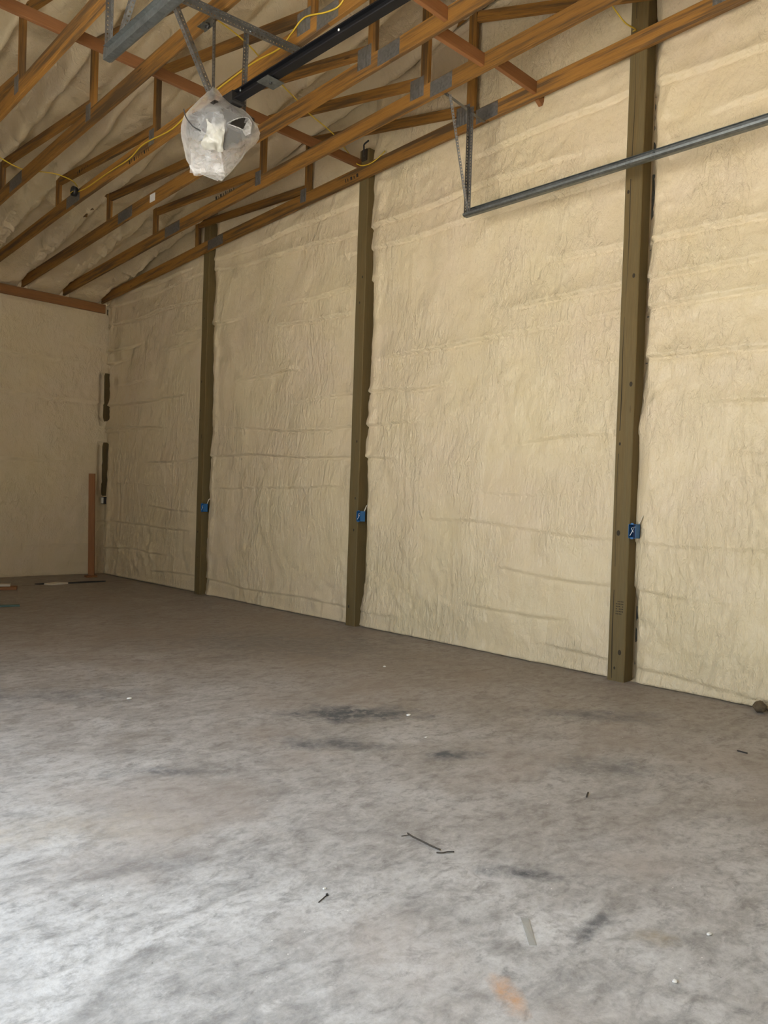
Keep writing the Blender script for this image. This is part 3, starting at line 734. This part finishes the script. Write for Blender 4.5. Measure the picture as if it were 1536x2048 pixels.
# ------------------------------------------------------------------ cables, box, bracket
xc = tx(3) - .008
o = tube('yellow_cable', [(xc, 8.60, 4.66), (xc, 8.34, 4.64), (xc, 7.8, 4.655), (xc, 7.34, 4.661), (xc, 7.03, 4.715), (xc, 6.5, 4.685), (xc, 6.07, 4.752), (xc, 5.27, 4.80), (xc, 4.87, 4.777), (xc, 4.72, 4.83), (xc - .01, 4.55, 4.875), (xc - .006, 4.31, 4.812), (xc, 4.17, 4.80), (xc, 4.05, 4.86), (xc, 3.7, 4.87), (xc, 3.0, 4.88)], .006, M['yellow'], None, 8, 6, 1)
tag(o, 'yellow electrical cable stapled along the chord of the truss above the bagged motor', 'cable')
o = tube('yellow_cable', [(2.25, 8.50, 4.73), (2.6, 8.50, 4.74), (2.80, 8.53, 4.71), (2.95, 8.54, 4.70), (3.09, 8.48, 4.715), (3.22, 8.42, 4.715), (3.40, 8.47, 4.72), (3.50, 8.56, 4.71)], .006, M['yellow'])
tag(o, 'short yellow cable looping between trusses at the left edge to the round box', 'cable')
o = tube('yellow_cable', [(2.2, 4.90, 4.86), (2.807, 4.984, 4.856), (3.374, 5.115, 4.862), (3.864, 5.365, 4.862), (4.156, 5.486, 4.858), (4.39, 5.592, 4.856), (4.765, 5.698, 4.845), (5.05, 5.849, 4.85), (5.25, 6.0, 4.90), (5.33, 6.02, 4.86), (5.345, 5.92, 4.79), (5.355, 5.80, 4.775), (5.36, 5.68, 4.80), (5.40, 5.62, 4.87)], .0055, M['yellow'])
tag(o, 'thin yellow cable crossing the trusses diagonally behind the black rail to the middle post', 'cable')
o = tube('yellow_cable', [(4.3, 2.7, 4.86), (4.8, 2.827, 4.90), (5.1, 2.85, 4.87), (5.33, 2.88, 4.93), (5.39, 2.93, 4.96)], .0055, M['yellow'])
tag(o, 'short yellow cable sagging to the top of the nearest post at the upper right', 'cable')
b = empty('ceiling_box', (xc - .02, 8.60, 4.66))
v = []; f = []
for x, r in ((.012, .052), (-.03, .055), (-.034, .050), (-.034, .044), (-.008, .042)): v += [(x, r*math.cos(a*math.pi/10), r*math.sin(a*math.pi/10)) for a in range(20)]
for i in range(4): f += [(i*20+j, i*20+(j+1) % 20, i*20+20+(j+1) % 20, i*20+20+j) for j in range(20)]
f += [tuple(range(19, -1, -1)), tuple(80+j for j in range(20))]
link('box_shell', mesh('box_shell', v, f, True), M['dark'], b)
for i in range(3): tube('wire_end', [Vector((-.01, -.02 + .015*i, .0)) + b.location, Vector((-.035, -.015 + .012*i, -.012)) + b.location, Vector((-.045, .0 + .014*i, -.03)) + b.location], .003, M['yellow'], b)
tag(b, 'round dark electrical box with cable ends, fixed to a truss chord at the left', 'electrical box')
b = empty('pulley_bracket', (tx(4) - .01, 4.88, 4.68))
cuboid('bracket_plate', (tx(4) - .006, 4.82, 4.65), (tx(4), 4.93, 4.73), M['galv'], b); 
cuboid('bracket_arm', (tx(4) - .07, 4.84, 4.655), (tx(4) - .005, 4.92, 4.661), M['galv'], b)
bolt('roller', (tx(4) - .02, 4.86, 4.66), (-1, -.3, -.2), .022, M['dark'], b)
tag(b, 'small grey steel bracket with a dark hole on the chord behind the hanger angles', 'bracket')
b = empty('bent_hook', (5.40, 5.93, 4.95))
tube('hook', [(5.40, 5.93, 4.90), (5.39, 5.93, 5.00), (5.38, 5.91, 5.02), (5.37, 5.84, 5.03)], .009, M['dark'], b)
cuboid('hook_plate', (5.395, 5.89, 4.86), (5.43, 5.97, 4.98), M['check'], b, .008)
tag(b, 'dark bent hook sticking up behind the wall truss above the middle post', 'hook')

# ------------------------------------------------------------------ outlet boxes
def outlet(y1, label, k):
    x0, x1, ya, yb, z0, z1 = WX - .018, WX + .05, y1 - .002, y1 - .062, 1.105, 1.212
    t = empty('outlet_box', ((x0+x1)/2, (ya+yb)/2, z0)); w = .003
    def c(n, a, b, m_): return cuboid(n, a, b, m_, t, .0005)
    c('side_wall', (x0, ya - w, z0), (x1, ya, z1), M['blue']); c('side_wall', (x0, yb, z0), (x1, yb + w, z1), M['blue'])
    c('bottom_wall', (x0, yb, z0), (x1, ya, z0 + w), M['blue']); c('top_wall', (x0, yb, z1 - w), (x1, ya, z1), M['blue'])
    c('back_wall', (x1 - w, yb, z0), (x1, ya, z1), M['navy'])
    for i in range(2): c('ear', (x0 - .001, (ya+yb)/2 - .01, (z0 - .006, z1 - .004)[i]), (x0 + .004, (ya+yb)/2 + .01, (z0 + .008, z1 + .008)[i]), M['blue'])
    tube('wire', [(x1 - .01, ya - .02, z1 - .02), (x0 + .015, ya - .03, z1 - .045), (x0 + .004, ya - .012, z0 + .02)], .0022, M['wire'], t)
    tube('wire', [(x1 - .012, ya - .03, z1 - .02), (x0 + .012, ya - .02, z1 - .03), (x0 + .002, ya - .04, z1 - .06)], .0022, M['wire'], t)
    tube('feed_cable', [(x1 - .005, yb + .01, z1 - .002), (x1 - .002, yb - .005, z1 + .03), (x1 + .01, yb - .012, z1 + .06), (x1 + .05, yb - .02, z1 + .075)], .0055, M['bone'], t)
    tag(t, label, 'outlet box', 'blue outlet boxes on the posts'); return t
outlet(P1 - PW, 'blue plastic outlet box on the right edge of the nearest post, white wires inside', 0)
outlet(P1 + PS - PW, 'blue plastic outlet box at the right edge of the middle post', 1)
outlet(P1 + 2*PS - PW, 'blue plastic outlet box on the farthest thin post', 2)
t = empty('covered_outlet', (WX + .02, YB - .13, 1.14))
cuboid('box', (WX - .005, YB - .17, 1.13), (WX + .06, YB - .09, 1.245), M['dark'], t, .003)
tag(cuboid('cover', (WX - .012, YB - .165, 1.14), (WX - .005, YB - .085, 1.235), M['white'], t, .003), 'white square cover')
tag(t, 'small box with white square cover at the back corner', 'outlet box')

# ------------------------------------------------------------------ loose things
t = empty('standing_stud', (5.10, 11.56, 0))
box_between('stud', (5.10, 11.56, .034), (5.07, 11.56, 1.60), .092, .038, M['redwood'], t, side=(.75, -.66, 0))
cuboid('foot_board', (5.01, 11.50, 0), (5.17, 11.60, .033), M['redwood'], t, .003)
tag(t, 'reddish upright stud on a short foot board standing in the back corner', 'stud')
t = box_between('scrap_board', (2.7, 10.95, .055), (3.66, 10.56, .055), .19, .038, M['redwood'], side=(0, 1, 0)); tag(t, 'brown scrap board on the floor at the far left edge', 'board')
t.location.z = .02
t = box_between('pale_board', (2.7, 10.98, .06), (3.60, 10.62, .06), .12, .03, M['bone'], side=(0, 1, 0)); t.location.z = .056; tag(t, 'pale board lying on top of the brown scrap board at the left edge', 'board')
t = box_between('green_strip', (2.2, 9.30, .011), (3.16, 9.02, .011), .07, .02, M['green'], side=(0, 1, 0)); tag(t, 'flat dark green strip on the floor at the left edge, in front of the boards', 'strip')
def ragged(name, pts, h, mat, label, cat, z=0.0005):
    n = len(pts); cx = sum(p[0] for p in pts)/n; cy = sum(p[1] for p in pts)/n
    v = [(x-cx, y-cy, 0) for x, y in pts] + [(x-cx, y-cy, h * (1 + .5*math.sin(i*2.1))) for i, (x, y) in enumerate(pts)] + [(0, 0, h*1.8)]
    f = [tuple(range(n-1, -1, -1))] + [(i, (i+1) % n, n+(i+1) % n, n+i) for i in range(n)] + [(n+i, n+(i+1) % n, 2*n) for i in range(n)]
    return tag(link(name, mesh(name, v, f), mat, None, (cx, cy, z)), label, cat)
ragged('rubber_strip', [(4.45, 10.95), (4.60, 10.93), (4.8, 10.93), (5.02, 10.91), (5.02, 10.875), (4.8, 10.87), (4.62, 10.85), (4.47, 10.87)], .012, M['strip'], 'flat black rubber strip lying along the floor joint near the back corner', 'strip')
ragged('rubber_strip', [(4.05, 11.0), (4.25, 10.97), (4.28, 10.93), (4.10, 10.94)], .01, M['strip'], 'small black scrap on the floor joint left of the torn paper', 'strip')
ragged('torn_paper', [(4.14, 10.90), (4.3, 10.93), (4.45, 10.92), (4.46, 10.86), (4.36, 10.82), (4.2, 10.80)], .02, M['bone'], 'torn pale paper scrap on the floor joint at the back', 'paper')
def clod(name, loc, r, mat, label, cat, seed, sq=(1, 1, .8), group=None):
    v = []; f = []; a, b = 10, 16
    for i in range(a + 1):
        th = math.pi * i / a
        for j in range(b):
            ph_ = 2*math.pi*j/b; q = 1 + .35*float(fbm(math.sin(th)*math.cos(ph_)*2+5, math.sin(th)*math.sin(ph_)*2+math.cos(th)*2+5, seed, 3))
            v.append((r*q*math.sin(th)*math.cos(ph_)*sq[0], r*q*math.sin(th)*math.sin(ph_)*sq[1], r*q*math.cos(th)*sq[2]))
    zm = min(p[2] for p in v)
    for i in range(a): f += [(i*b+j, (i+1)*b+j, (i+1)*b+(j+1) % b, i*b+(j+1) % b) for j in range(b)]
    return tag(link(name, mesh(name, [(x, y, z-zm) for x, y, z in v], f, True), mat, None, loc), label, cat, group)
clod('foam_clod', (5.37, 1.82, .0), .045, M['brown'], 'brown lump at the foot of the right wall, at the right edge', 'lump', 3)
chips = [(3.452, 3.22, .016, 'white'), (3.21, 2.854, .010, 'white'), (2.426, .945, .009, 'white'), (2.11, .911, .009, 'white'), (1.70, 1.95, .007, 'white'), (2.30, 4.6, .016, 'white'), (4.31, 4.30, .013, 'white')]
cl_ = ['largest white chip, on the dark stain in the middle of the floor', 'small round white chip on the floor right of the dark stain', 'white chip on the floor at the lower right, the rightmost one',
       'white chip on the floor at the lower right, left of the rightmost chip', 'tiny white chip beside the nail on the bright floor', 'pale chip on the dim floor at the left, halfway to the back', 'white chip at the foot of the wall between the nearest and middle posts']
for (x, y, r, m_), l in zip(chips, cl_): clod('white_chip', (x, y, 0), r * .8, M['white'], l, 'chip', int(x*10), (1.3, .9, .5), 'white chips on the floor')
t = empty('twig', (2.214, 2.035, .006))
tube('stem', [(2.225, 2.06, .006), (2.214, 2.02, .008), (2.217, 1.97, .005), (2.215, 1.92, .005), (2.218, 1.88, .004)], .0032, M['twig'], t, 6, 5)
tube('side_twig', [(2.222, 2.04, .006), (2.205, 2.045, .008), (2.19, 2.06, .004)], .002, M['twig'], t, 6, 4)
tag(t, 'thin dark forked twig on the grey floor, in the middle foreground', 'twig')
t = tube('twig_end', [(2.19, 1.875, .004), (2.205, 1.855, .006), (2.225, 1.85, .005), (2.24, 1.83, .008)], .0026, M['twig'], None, 6, 4); tag(t, 'tiny bent twig piece beside the end of the forked twig', 'twig')
t = tube('dark_splinter', [(3.135, 1.795, .004), (3.186, 1.817, .004)], .004, M['twig'], None, 6, 2); tag(t, 'short dark splinter standing alone on the floor right of centre', 'splinter')
t = tube('dark_splinter', [(4.40, 1.60, .004), (4.398, 1.545, .004)], .004, M['twig'], None, 6, 2); tag(t, 'dark splinter on the brown floor near the right edge', 'splinter')
t = empty('nail', (1.65, 1.9, .003))
tube('shank', [(1.627, 1.893, .003), (1.677, 1.91, .003)], .002, M['twig'], t, 6, 1); bolt('head', (1.677, 1.91, .004), (1, .3, .1), .005, M['dark'], t)
tag(t, 'dark nail lying on the bright grey floor at the bottom centre', 'nail')
t = ragged('clear_strip', [(2.06, 1.40), (2.045, 1.385), (1.95, 1.29), (1.965, 1.275), (2.07, 1.375)], .0015, M['tape'], 'short clear plastic strip lying flat on the floor at the lower right', 'strip')
print('DONE', len(bpy.data.objects))
